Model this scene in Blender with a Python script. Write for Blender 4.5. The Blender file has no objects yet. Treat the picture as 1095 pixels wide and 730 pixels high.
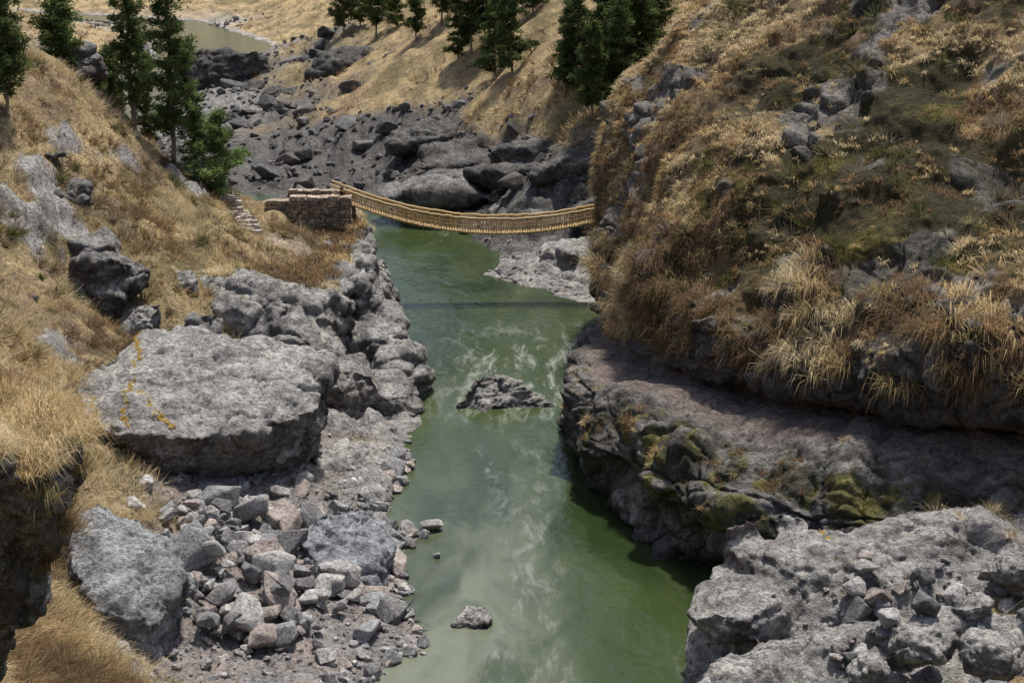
import bpy, bmesh, math, random, time
import numpy as np
from mathutils import Vector
from mathutils.bvhtree import BVHTree
T0=time.time()
random.seed(7); rng=np.random.default_rng(7)
scene=bpy.context.scene
# ------------------------------------------------------------------ survey helper
TH=math.radians(15.2); CT,ST=math.cos(TH),math.sin(TH); FPX=1736.0; CAMH=30.0
def S(a,b,y):
    """bearing reading (a,b) taken from the view point at range y -> world coordinates"""
    u=(a-547.5)/FPX; v=(365-b)/FPX
    t=y/(CT+v*ST)
    return np.array([t*u,y,CAMH+t*(-ST+v*CT)])
# ------------------------------------------------------------------ noise
def h3(ix,iy,iz,seed):
    n=(ix*374761393+iy*668265263+iz*2147483647+seed*1274126177)&0xFFFFFFFF
    n=((n^(n>>13))*1274126177)&0xFFFFFFFF
    n=((n^(n>>16))*2246822519)&0xFFFFFFFF
    n=n^(n>>15)
    return (n&0xFFFFFF)/float(0xFFFFFF)
def vnoise(P,seed=0):
    F=np.floor(P); I=F.astype(np.int64); f=P-F; f=f*f*f*(f*(f*6-15)+10)
    r=0
    for dx in (0,1):
        wx=f[:,0] if dx else 1-f[:,0]
        for dy in (0,1):
            wy=f[:,1] if dy else 1-f[:,1]
            for dz in (0,1):
                wz=f[:,2] if dz else 1-f[:,2]
                r=r+wx*wy*wz*h3(I[:,0]+dx,I[:,1]+dy,I[:,2]+dz,seed)
    return r*2-1
def fbm(P,scale=1.0,octv=4,seed=0,gain=0.5):
    a=1.0;s=0;tot=0;Q=P*scale
    for i in range(octv):
        s=s+a*vnoise(Q+17.3*i,seed+i); tot+=a; a*=gain; Q=Q*2.03
    return s/tot*1.6
def worley(P,seed=0):
    I=np.floor(P).astype(np.int64)
    F1=np.full(len(P),9.0);F2=np.full(len(P),9.0);ID=np.zeros(len(P))
    for dx in (-1,0,1):
        for dy in (-1,0,1):
            for dz in (-1,0,1):
                c=I+np.array([dx,dy,dz])
                a=h3(c[:,0],c[:,1],c[:,2],seed);b=h3(c[:,0],c[:,1],c[:,2],seed+11);d=h3(c[:,0],c[:,1],c[:,2],seed+23)
                D=np.sqrt((c[:,0]+a-P[:,0])**2+(c[:,1]+b-P[:,1])**2+(c[:,2]+d-P[:,2])**2)
                m=D<F1
                F2=np.where(m,F1,np.minimum(F2,D)); ID=np.where(m,h3(c[:,0],c[:,1],c[:,2],seed+37),ID); F1=np.where(m,D,F1)
    return F1,F2,ID
def sst(x,a,b):
    t=np.clip((x-a)/(b-a),0,1); return t*t*(3-2*t)
def rock_disp(P,scale,amp,seed=0,flat=1.7,soft=0.35,crack=0.28):
    W=np.stack([vnoise(P*scale*0.9+5,seed+1),vnoise(P*scale*0.9+55,seed+2),vnoise(P*scale*0.9+95,seed+3)],1)*0.5
    Q=P*scale*np.array([1,1,flat])+W
    F1,F2,ID=worley(Q,seed)
    e=F2-F1
    return (ID-0.5)*amp*sst(e,0,soft)-(F1-0.5)*amp*0.55-amp*crack*np.exp(-(e/0.05)**2)*(ID>0.35)
# ------------------------------------------------------------------ colours
def C(*a): return np.array(a)
STRAW=C(.53,.405,.215);SOIL=C(.30,.22,.135);RA=C(.265,.25,.238);RB=C(.53,.51,.475);DR=C(.08,.072,.065);PINK=C(.42,.31,.26)
MOSS=C(.21,.19,.035);MOSSD=C(.05,.05,.02)
def lerp(a,b,t): return a*(1-t[:,None])+b*t[:,None]
def rock_color(P,N,dark=0.0,moss=0.0,seed=0,pink=0.6):
    n=fbm(P,0.35,4,seed+100); n2=fbm(P,1.1,4,seed+120)
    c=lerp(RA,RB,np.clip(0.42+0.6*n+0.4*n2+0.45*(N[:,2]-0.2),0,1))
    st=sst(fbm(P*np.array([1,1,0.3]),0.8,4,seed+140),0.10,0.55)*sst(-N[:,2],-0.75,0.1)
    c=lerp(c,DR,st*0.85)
    st=sst(fbm(P,0.55,5,seed+150,.68),0.26,0.6); c=lerp(c,DR*1.3,st*0.55)
    pk=sst(fbm(P,0.45,3,seed+160)-N[:,2]*0.5,0.1,0.7)*pink
    c=lerp(c,PINK,pk)
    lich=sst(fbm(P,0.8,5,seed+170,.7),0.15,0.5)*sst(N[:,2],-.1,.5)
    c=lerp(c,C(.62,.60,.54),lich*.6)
    if moss>0:
        m=sst(fbm(P,0.9,5,seed+180,0.65),0.62-moss,1.0-moss)
        c=lerp(c,lerp(MOSS,MOSSD,sst(fbm(P,0.6,3,seed+190),-.3,.3)),m*0.75)
    return c*(1-dark)
# ------------------------------------------------------------------ mesh helpers
def link(o): scene.collection.objects.link(o); return o
def set_col(me,col):
    ca=me.color_attributes.new('Col','FLOAT_COLOR','POINT')
    if col.shape[1]==3: col=np.concatenate([col,np.ones((len(col),1))],1)
    ca.data.foreach_set('color',col.astype(np.float32).ravel())
def mesh_np(name,V,F,col=None,mat=None,smooth=True):
    me=bpy.data.meshes.new(name); k=F.shape[1]
    me.vertices.add(len(V)); me.vertices.foreach_set('co',V.astype(np.float32).ravel())
    me.loops.add(F.size); me.loops.foreach_set('vertex_index',F.astype(np.int32).ravel())
    me.polygons.add(len(F)); me.polygons.foreach_set('loop_start',np.arange(0,F.size,k,dtype=np.int32))
    me.update(calc_edges=True)
    me.polygons.foreach_set('use_smooth',np.full(len(F),smooth,dtype=bool))
    if col is not None: set_col(me,col)
    if mat: me.materials.append(mat)
    o=bpy.data.objects.new(name,me); return link(o)
def grid_faces(nu,nv):
    i=np.arange(nu-1)[:,None]*nv+np.arange(nv-1)[None,:]
    return np.stack([i,i+nv,i+nv+1,i+1],-1).reshape(-1,4)
def grid_normals(G):
    du=np.gradient(G,axis=0);dv=np.gradient(G,axis=1)
    n=np.cross(du,dv); n/=np.linalg.norm(n,axis=2,keepdims=True)+1e-9
    return n
# ------------------------------------------------------------------ materials
def nodes(name):
    m=bpy.data.materials.new(name); m.use_nodes=True
    nt=m.node_tree; b=nt.nodes['Principled BSDF']; return m,nt,b
def N_(nt,t,**kw):
    n=nt.nodes.new(t)
    for k,v in kw.items():
        if k in n.inputs: n.inputs[k].default_value=v
        else: setattr(n,k,v)
    return n
def ramp(nt,src,stops):
    r=nt.nodes.new('ShaderNodeValToRGB'); nt.links.new(src,r.inputs[0])
    el=r.color_ramp.elements
    while len(el)<len(stops): el.new(0.5)
    for e,(p,c) in zip(el,stops):
        e.position=p; e.color=(c,c,c,1) if not isinstance(c,tuple) else (*c,1)
    return r.outputs[0]
def mixc(nt,f,a,b,mode='MIX'):
    m=nt.nodes.new('ShaderNodeMix'); m.data_type='RGBA'; m.blend_type=mode
    for s,x in ((m.inputs[0],f),(m.inputs[6],a),(m.inputs[7],b)):
        if isinstance(x,bpy.types.NodeSocket): nt.links.new(x,s)
        else: s.default_value=x
    return m.outputs[2]
def mth(nt,op,a,b=0.0):
    m=nt.nodes.new('ShaderNodeMath'); m.operation=op
    for s,x in ((m.inputs[0],a),(m.inputs[1],b)):
        if isinstance(x,bpy.types.NodeSocket): nt.links.new(x,s)
        else: s.default_value=x
    return m.outputs[0]
def ground_material(name,bumpd=0.22,rs=1.0):
    m,nt,b=nodes(name); L=nt.links
    co=nt.nodes.new('ShaderNodeTexCoord').outputs['Object']
    at=N_(nt,'ShaderNodeAttribute'); at.attribute_name='Col'
    rock=at.outputs['Alpha']
    n1=N_(nt,'ShaderNodeTexNoise',Scale=1.0*rs,Detail=5.0,Roughness=0.68); L.new(co,n1.inputs['Vector'])
    n2=N_(nt,'ShaderNodeTexNoise',Scale=4.2*rs,Detail=5.0,Roughness=0.76); L.new(co,n2.inputs['Vector'])
    va=nt.nodes.new('ShaderNodeVectorMath'); va.operation='MULTIPLY_ADD'
    L.new(n1.outputs['Color'],va.inputs[0]); va.inputs[1].default_value=(1.8,1.8,1.8); L.new(co,va.inputs[2])
    vm=nt.nodes.new('ShaderNodeVectorMath'); vm.operation='MULTIPLY'; L.new(va.outputs[0],vm.inputs[0]); vm.inputs[1].default_value=(1,1,2.2)
    vo=N_(nt,'ShaderNodeTexVoronoi',Scale=0.42*rs); vo.feature='DISTANCE_TO_EDGE'; L.new(vm.outputs[0],vo.inputs['Vector'])
    crack=ramp(nt,vo.outputs['Distance'],[(0,0.0),(0.022,1.0)])
    k1=ramp(nt,n1.outputs['Fac'],[(0.3,0.66),(0.7,1.34)])
    k2=ramp(nt,n2.outputs['Fac'],[(0.34,0.30),(0.48,0.98),(0.68,1.6)])
    c=mixc(nt,1.0,at.outputs['Color'],k1,'MULTIPLY')
    c=mixc(nt,0.9,c,k2,'MULTIPLY')
    sep=nt.nodes.new('ShaderNodeSeparateColor'); L.new(n2.outputs['Color'],sep.inputs[0])
    lich=mth(nt,'MULTIPLY',ramp(nt,sep.outputs[1],[(0.54,0.0),(0.64,0.5)]),rock)
    lich=mth(nt,'MULTIPLY',lich,ramp(nt,n1.outputs['Fac'],[(0.35,0.3),(0.6,1.0)]))
    c=mixc(nt,lich,c,(0.58,0.56,0.51,1))
    dk=mth(nt,'MULTIPLY',mth(nt,'SUBTRACT',1.0,crack),mth(nt,'MULTIPLY',rock,0.6))
    c=mixc(nt,dk,c,(0.05,0.045,0.04,1))
    L.new(c,b.inputs['Base Color'])
    b.inputs['Roughness'].default_value=0.92; b.inputs['Specular IOR Level'].default_value=0.2
    hh=mth(nt,'ADD',mth(nt,'MULTIPLY',n2.outputs['Fac'],1.0),mth(nt,'MULTIPLY',n1.outputs['Fac'],0.9))
    hh=mth(nt,'ADD',hh,mth(nt,'MULTIPLY',mth(nt,'MULTIPLY',crack,rock),0.18))
    bp=N_(nt,'ShaderNodeBump',Strength=1.0,Distance=bumpd*2.4); L.new(hh,bp.inputs['Height']); L.new(bp.outputs[0],b.inputs['Normal'])
    return m
M_ground=ground_material('weathered_rock_and_soil')
M_stone=ground_material('loose_stone',0.07,1.6)
def foliage_material(name,trans=0.35,rough=0.8):
    m,nt,b=nodes(name); L=nt.links
    at=N_(nt,'ShaderNodeAttribute'); at.attribute_name='Col'; c=at.outputs['Color']
    L.new(c,b.inputs['Base Color']); b.inputs['Roughness'].default_value=rough; b.inputs['Specular IOR Level'].default_value=0.15
    if trans>0:
        df=nt.nodes.new('ShaderNodeBsdfDiffuse'); L.new(c,df.inputs[0])
        tr=nt.nodes.new('ShaderNodeBsdfTranslucent'); L.new(c,tr.inputs[0])
        mx=nt.nodes.new('ShaderNodeMixShader'); mx.inputs[0].default_value=trans
        L.new(df.outputs[0],mx.inputs[1]); L.new(tr.outputs[0],mx.inputs[2])
        L.new(mx.outputs[0],nt.nodes['Material Output'].inputs[0])
    return m
M_grass=foliage_material('dry_grass_blades',0.42)
M_leaf=foliage_material('tree_leaves',0.35,0.6)
M_bark=foliage_material('bark',0.0,0.9)
M_straw=foliage_material('braided_straw',0.0,0.9)
# ------------------------------------------------------------------ river outline
LB=[(-7,28),(-6.3,45),(-6,52),(-5.5,59),(-3.6,62.5),(-4.6,67),(-5.4,71),(-4.9,74),(-6.1,77.7),(-6.4,85.5),(-5.8,94),(-7.2,101),(-8.4,108),(-10.2,120),(-12.5,132),(-17,142),(-30,150),(-55,175),(-64,220),(-68,280),(-73,340),(-95,410),(-150,450),(-260,480)]
RB_=[(-260,505),(-150,472),(-80,425),(-50,350),(-47,305),(-50,270),(-50,230),(-43,190),(-28,171),(-15,160),(-9.8,155),(-4.1,148.6),(-1,141),(-1.6,131),(3,125),(6.7,121.5),(10,117),(9,112),(8,102),(7,90),(7,84),(9,78),(11,72),(13,66),(9,62),(7.2,58.7),(8,52),(20,46),(120,40),(120,22),(0,22)]
POLY=np.array(LB+RB_)
def river_sd(x,y):
    d=np.full(x.shape,1e9); ins=np.zeros(x.shape,bool); n=len(POLY)
    for i in range(n):
        ax,ay=POLY[i]; bx,by=POLY[(i+1)%n]
        ex,ey=bx-ax,by-ay; t=np.clip(((x-ax)*ex+(y-ay)*ey)/(ex*ex+ey*ey),0,1)
        d=np.minimum(d,np.hypot(x-ax-t*ex,y-ay-t*ey))
        c=((ay>y)!=(by>y))&(x<(bx-ax)*(y-ay)/((by-ay) if by!=ay else 1e-9)+ax)
        ins^=c
    return np.where(ins,-d,d)
# ------------------------------------------------------------------ ground height model
cp=[S(*a) for a in [(0,65,110),(60,85,114),(120,115,120),(180,168,124),(240,203,124),(215,190,124),(0,200,95),(0,300,85),(100,200,105),(100,300,95),(180,305,95),(200,250,105),
 (240,232,116),(300,262,112),(325,262,113),(290,285,107),(262,330,99),(380,480,84),(20,385,76),(0,425,70),(55,480,70),(200,560,68),(330,560,74),(250,640,63),
 (330,690,60),(200,720,57),(100,600,61),(90,700,52),(0,690,46),(-100,600,45),
 (620,60,165),(620,140,150),(500,0,210),(400,60,230),(350,30,270),(345,100,220),(500,100,185),(450,130,185),(560,60,180),(430,20,250),(300,120,215),(560,200,158),(470,170,172)]]
cp+=[C(*a) for a in [(3,140,.8),(6,130,.8),(9,145,3.0),(-19,124,7.6),(-15,123,7.0),(-22,124,8.2),(-12,119,3.0),(-11.5,112,1.5),(-10.5,106,1.0),(-12.5,99,1.0),(-12,92,1.2),(-16,93,2.6),(-14.5,103,3.8),(-20,87,5.2),(-13,86,1.8),
 (-30,140,3),(-22,138,2),(-15,133,2),(-45,140,12),(-60,150,15),(-45,165,3),(-50,90,23),(-60,60,26),(-45,110,26),(-70,120,36),
 (-17,80,3.0),(-12,78,1.6),(-20.5,77,4.6),(-19,72,4.2),(-8,80,1),(-8,45,3),(-12,40,6),(-25,30,19),(-18,26,14),(-40,20,28),(-20,10,24),(-10,18,12),
 (0,-5,28.2),(0,0,28.1),(0,4,25),(0,12,14),(0,19,3),(15,5,20),(15,-10,28),(40,0,25),(-30,-20,32),(60,-30,34),(0,-60,40),(80,10,25),
 (20,80,-2),(20,100,-1),(40,90,3),(15,60,3),(25,60,4.5),(40,55,8),(15,50,2.5),(30,48,5),(70,55,18),(90,80,35),
 (20,135,5),(25,150,14),(60,130,22),(100,140,40),(40,200,30),(120,220,60),(20,250,34),(0,300,34),(-20,330,22),(60,350,60),(-30,400,22),
 (-36,300,5),(-44,350,4),(-66,415,4),(-82,450,7),(-60,450,10),(-95,350,8),(-90,250,8),(-95,200,12),(-120,280,24),(-120,180,36),(-160,320,35),(-150,410,8),(-150,500,10),(-140,540,24),(-100,560,30),(-60,560,38),(-40,620,50),(-200,650,50),
 (-250,380,50),(-250,200,80),(0,1000,150),(-400,1000,120),(400,1000,160),(-500,500,90),(500,300,110),(-500,0,90),(400,0,70),(0,-300,80),(-300,-200,90),(1200,1500,220),(-1200,1500,220),(0,2600,300)]]
cp=np.array(cp)
def kern(r): return np.sqrt(r*r+4.0)
A=cp[:,:2]; D=np.hypot(A[:,None,0]-A[None,:,0],A[:,None,1]-A[None,:,1]); n=len(cp)
Pm=np.concatenate([np.ones((n,1)),A],1)
K=np.block([[kern(D),Pm],[Pm.T,np.zeros((3,3))]])
wt=np.linalg.solve(K,np.concatenate([cp[:,2],np.zeros(3)]))
def rbf(x,y):
    out=wt[n]+wt[n+1]*x+wt[n+2]*y
    for i in range(n): out=out+wt[i]*kern(np.hypot(x-A[i,0],y-A[i,1]))
    return out
ys=np.concatenate([np.linspace(-83,16,30,endpoint=False),np.linspace(16,40,60,endpoint=False),np.linspace(40,175,520,endpoint=False),np.linspace(175,560,200,endpoint=False),560*np.exp(np.linspace(0,math.log(2600/560),40))])
aL=-0.40-0.002*(np.exp(np.linspace(0,6.9,60))-1)[::-1]
aR=0.10+0.002*(np.exp(np.linspace(0,7.0,60))-1)
aa=np.concatenate([aL[:-1],np.linspace(-0.40,0.10,440),aR[1:]])
Yg=np.repeat(ys[:,None],len(aa),1); wy=np.maximum(ys,16)+10
Xg=wy[:,None]*aa[None,:]
x=Xg.ravel();y=Yg.ravel()
h=rbf(x,y)
P2=np.stack([x,y,h*0.5],1)
sd=river_sd(x+0.8*vnoise(P2*0.5,3)+0.3*vnoise(P2*1.7,4),y+0.8*vnoise(P2*0.5,5)+0.3*vnoise(P2*1.7,6))
gx=np.gradient(h.reshape(Xg.shape),axis=1)/np.gradient(Xg,axis=1); gy=np.gradient(h.reshape(Xg.shape),axis=0)/np.gradient(Yg,axis=0)
slope=np.hypot(gx,gy).ravel()
print('rbf',time.time()-T0)
beach=sst(x,-19,-16)*sst(-x,-2,2)*sst(-y,-90,-84)*sst(y,50,56)*sst(-h,-4.5,-2.5)
farrock=sst(y,135,145)*sst(-h+1.5*fbm(P2,0.08,3,9)*3,-9,-5)*sst(-y,-330,-250)
rbank=sst(x,-6,-3)*sst(y,116,119)*sst(-h,-6,-4)
farbed=sst(y,180,220)*sst(-h+fbm(P2,0.03,3,19)*2,-5,-2)
rockn=sst(fbm(P2,0.17,4,31)+0.10*(slope-0.6),0.60,0.74)*sst(y,25,60)
near=sst(-sd,-2.5,-0.6)
cliffz=sst(x,-17,-14.5)*sst(y,84,88)*sst(-y,-120,-117)*sst(-h,-5.6,-4.4)
path=sst(-np.abs(y-123.2),-1.4,-0.8)*sst(x,-25,-23)*sst(-x,12,13)
path2=sst(-np.abs(y-112.5),-1.1,-0.6)*sst(x,-18.5,-18)*sst(-x,12.6,13.2)
path=np.maximum(path,path2)
rk=np.clip(np.maximum.reduce([rockn*(y<140),farrock,rbank,near,beach,farbed*0.8,cliffz]),0,1)*(1-path)
h=np.maximum(h,0.35)+fbm(P2,0.12,4,41)*0.8*sst(np.abs(sd),0,6)*(1-beach*0.6)*(1-path)*(1+sst(y,150,300)*1.5)
hillz=sst(sd,1.5,5)*(1-beach)*(1-path)
h=h+hillz*(fbm(P2,0.32,4,43)*0.42+rock_disp(P2*np.array([1,1,1.5]),0.42,0.7,45,1.0,.5,.1)*(y<150)*.8)
bd=rock_disp(P2*np.array([1,1,2]),0.33,1.3,51)
h=h+rk*(1-beach)*(1-farbed*0.5)*bd*1.0*(1-path)
h=h+rk*rock_disp(P2*np.array([1,1,2]),1.1,0.35,53)*(1-path)
h=h+fbm(P2,0.7,3,61)*0.2*(1-path)
wfall=0.9+1.6*beach+2.5*sst(y,140,170)+22*sst(y,260,360)
z=np.where(sd>0,np.maximum(h,0.15)*(1-np.exp(-sd/wfall)),np.maximum(sd*0.7,-2.2))
G=np.stack([x,y,z],1).reshape(len(ys),len(aa),3)
Ng=-grid_normals(G); Ng=np.where(Ng[...,2:3]<0,-Ng,Ng)
Pg=G.reshape(-1,3); Nn=Ng.reshape(-1,3)
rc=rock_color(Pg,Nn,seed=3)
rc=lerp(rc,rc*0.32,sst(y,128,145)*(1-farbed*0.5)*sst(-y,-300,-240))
slab=sst(fbm(Pg,0.1,3,77),0.0,0.4)*sst(y,120,128)*sst(-y,-165,-158)
rc=lerp(rc,RB*0.7,slab*0.4)
gc=lerp(STRAW,SOIL,sst(fbm(Pg,0.35,5,71,0.65),-0.3,0.5))
gc=lerp(gc,C(.17,.145,.065),sst(fbm(Pg,0.2,4,73),0.15,0.55)*0.65)
bc=lerp(C(.42,.35,.31),C(.34,.32,.30),sst(fbm(Pg,0.5,4,75),-.4,.4))
rc=lerp(rc,bc,beach*0.8)
gc=lerp(gc,C(.48,.38,.27),path)
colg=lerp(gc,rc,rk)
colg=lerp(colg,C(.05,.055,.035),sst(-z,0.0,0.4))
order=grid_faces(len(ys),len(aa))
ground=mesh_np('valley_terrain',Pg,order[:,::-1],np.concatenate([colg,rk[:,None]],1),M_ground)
print('terrain',len(Pg),time.time()-T0)
def bvh_of(obj):
    me=obj.data; me.calc_loop_triangles()
    co=np.empty(len(me.vertices)*3,np.float32); me.vertices.foreach_get('co',co)
    tr=np.empty(len(me.loop_triangles)*3,np.int32); me.loop_triangles.foreach_get('vertices',tr)
    return BVHTree.FromPolygons(co.reshape(-1,3).tolist(),tr.reshape(-1,3).tolist())
def gz(px,py):
    j=np.searchsorted(ys,py)-1; j=int(np.clip(j,0,len(ys)-2)); 
    def row(jj):
        return np.interp(px,G[jj,:,0],G[jj,:,2])
    t=(py-ys[j])/(ys[j+1]-ys[j]); return float(row(j)*(1-t)+row(j+1)*t)
def hit(a,b,y0=60,y1=600):
    """first ground point along a sight line"""
    for yy in np.concatenate([np.arange(y0,200,0.7),np.arange(200,y1,2.5)]):
        p=S(a,b,yy)
        if p[2]<=gz(p[0],yy): return C(p[0],yy,gz(p[0],yy))
    return p
# ------------------------------------------------------------------ right cliff (lofted, with real undercut)
cols=[]
cols.append([C(40,140,-2),C(40,140,0),C(40,139,2),C(40,138,4),C(40,138,5),C(40,138,6),C(40,138,8),C(40,138,12),C(40,137,15),C(40,136,18),C(42,134,20)])
cols.append([C(13,126,-2),C(12.4,125,0),C(12,124.5,1.5),C(11.8,124,3),C(11.8,123.5,4),C(11,123,5),C(10.5,122.5,6.5),C(10.5,122.5,9.5),C(10.6,122,11.5),C(11.5,121,14),C(13.5,119,17)])
def col(*a):
    L=[S(*t) for t in a]; b=L[0].copy(); b[2]=-2.2; L[0][2]=max(L[0][2],0.0); return [b]+L
cols.append(col((644,352,114),(643,346,112),(645,344,109.5),(654,343,108),(650,338,106),(644,292,106),(649,236,107),(644,170,108),(650,128,109),(668,98,111)))
cols.append(col((617,440,94.3),(613,425,94.8),(628,388,95.6),(662,368,97.6),(664,358,95.6),(664,322,96.0),(674,246,99),(672,180,102),(680,130,104),(702,56,109)))
cols.append(col((613,502,84),(607,460,84.1),(632,410,84.8),(690,392,87.2),(708,384,84.9),(708,340,85.6),(710,260,90),(715,180,94.5),(724,105,100),(748,24,107)))
cols.append(col((640,532,79.5),(632,474,78.8),(680,424,79.8),(765,412,81.6),(786,406,77.8),(787,356,78.4),(790,258,83.5),(790,170,89.3),(790,85,96),(797,-4,104)))
cols.append(col((690,577,73.8),(686,505,73.0),(745,452,74.4),(845,428,77.0),(868,421,72.6),(869,364,73.2),(870,258,78.5),(870,160,85),(870,60,93),(870,-40,102)))
cols.append(col((740,603,70.8),(756,532,69.4),(832,476,70.6),(934,440,73.2),(960,433,68.8),(960,374,69.3),(960,268,74.5),(960,160,81.5),(960,50,90),(960,-60,99)))
cols.append(col((850,640,66.5),(880,562,65.4),(945,502,66.8),(1054,450,69.8),(1080,441,65.3),(1078,384,65.6),(1080,278,70.5),(1080,160,78.5),(1080,40,87),(1080,-80,96)))
cols.append(col((1050,680,62.6),(1090,590,62.2),(1140,520,63.4),(1222,476,66.4),(1250,463,61.9),(1250,404,62.2),(1250,295,67),(1250,160,75.5),(1250,20,84),(1250,-110,94)))
cols.append([c+C(9,-5,1)*1.0 if i else c+C(9,-5,0) for i,c in enumerate(cols[-1])])
cols.append([c+C(14,-6,2) if i else c+C(14,-6,0) for i,c in enumerate(cols[-1])])
net=[]
for i,c in enumerate(cols):
    c=list(c); t=c[-1]; q=[-.8,-.8,-.5,-.2,.2,1,2.2,2.2,2.2,2.2,2.2,2.2][i]
    c.append(t+C(4,6,q)); c.append(t+C(12,18,q*2.2)); c.append(t+C(22,42,q*3)); e=t+C(26,48,0); e[2]=-3; c.append(e); net.append(c)
net=np.array(net)
def cr(net,n,axis,wts=None):
    net=np.moveaxis(net,axis,0); m=net.shape[0]
    cw=np.concatenate([[0],np.cumsum(wts)]); t=np.interp(np.linspace(0,cw[-1],n),cw,np.arange(m))
    i=np.clip(np.floor(t).astype(int),0,m-2); f=(t-i)[:,None,None]
    p0=net[np.clip(i-1,0,m-1)];p1=net[i];p2=net[i+1];p3=net[np.clip(i+2,0,m-1)]
    k=0.42
    m1=(p2-p0)*k; m2=(p3-p1)*k
    r=(2*f**3-3*f**2+1)*p1+(f**3-2*f**2+f)*m1+(-2*f**3+3*f**2)*p2+(f**3-f**2)*m2
    return np.moveaxis(r,0,axis),t
g1,tu=cr(net,560,0,[.3,.6,1.1,1,1,1,1,1,1,.8,.5])
g2,tv=cr(g1,560,1,[.3,1,1,.9,.7,.8,1.4,1.5,1.5,1.3,.5,.5,.3,.1])
CG=g2.copy()
Nc=grid_normals(CG)
if (Nc[...,0].mean()>0): Nc=-Nc
Pc=CG.reshape(-1,3);Nc=Nc.reshape(-1,3)
V=np.broadcast_to(tv[None,:],(560,560)).ravel(); U=np.broadcast_to(tu[:,None],(560,560)).ravel()
gmask=sst(V+0.75*fbm(Pc,0.30,4,201),6.05,6.4)
amp=(1-gmask)
d=fbm(Pc,0.10,3,203)*1.2*sst(U,1.5,3)+fbm(Pc,0.35,4,205)*0.55
d+=amp*(rock_disp(Pc,0.24,1.5,207,2.4,.45,.2)*0.85+rock_disp(Pc,0.7,0.42,209,1.8)+fbm(Pc,1.6,3,210)*.12)
outc=sst(fbm(Pc,0.17,4,211)+0.12+.06*sst(U,5,6.5),0.42,0.56)*gmask
d+=gmask*(fbm(Pc,0.5,3,213)*0.35+rock_disp(Pc,.38,.7,214,1.0,.5,.1)*.7)+outc*(rock_disp(Pc,0.45,0.9,215,1.5)+0.15)
smooth_ledge=sst(V,2.9,3.3)*sst(-V,-5.0,-4.6)
d*=(1-0.5*smooth_ledge)
Pc2=Pc+Nc*d[:,None]
CG2=Pc2.reshape(560,560,3); Nc2=grid_normals(CG2).reshape(-1,3)
if (Nc2*Nc).sum()<0: Nc2=-Nc2
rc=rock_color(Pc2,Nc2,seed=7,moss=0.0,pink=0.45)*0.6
pk=sst(V,2.9,3.3)*sst(-V,-4.9,-4.4)
rc=lerp(rc,C(.28,.205,.17),pk*0.65)
low=sst(V,1.2,1.9)*sst(-V,-3.2,-2.6)
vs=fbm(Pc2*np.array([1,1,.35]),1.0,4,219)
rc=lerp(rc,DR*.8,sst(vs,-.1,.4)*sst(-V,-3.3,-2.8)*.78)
ms=sst(fbm(Pc2*np.array([1,1,.6]),0.7,5,221,0.68)+0.15*sst(U,4,6),0.06,0.34)*low*sst(U,3.0,4.2)
rc=lerp(rc,lerp(MOSS,MOSSD,sst(fbm(Pc2,0.9,4,223),-.45,.15)),ms*0.75)
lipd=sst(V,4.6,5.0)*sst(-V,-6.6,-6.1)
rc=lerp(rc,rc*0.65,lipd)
wet=sst(-Pc2[:,2],-0.5,-0.1); rc=lerp(rc,rc*0.45,wet)
gc=lerp(C(.41,.295,.155),SOIL*0.8,sst(fbm(Pc2,0.4,5,225,0.65),-0.4,0.4))
mp=sst(fbm(Pc2,0.14,4,227)+0.40*sst(U,5.4,6.8)+0.25*sst(-V,-9,-7.3)-0.1,0.24,0.48)*gmask*sst(U,4,5.5)
gc=lerp(gc,lerp(MOSS*0.6,MOSSD*0.8,sst(fbm(Pc2,0.5,4,229),-.8,.0)),mp*0.9)
orock=outc*(1-mp*0.4)
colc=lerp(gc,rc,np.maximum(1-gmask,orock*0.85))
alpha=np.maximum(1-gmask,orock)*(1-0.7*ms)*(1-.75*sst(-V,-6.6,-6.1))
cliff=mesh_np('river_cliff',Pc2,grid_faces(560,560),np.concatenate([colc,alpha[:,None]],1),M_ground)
print('cliff',time.time()-T0)
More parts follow.
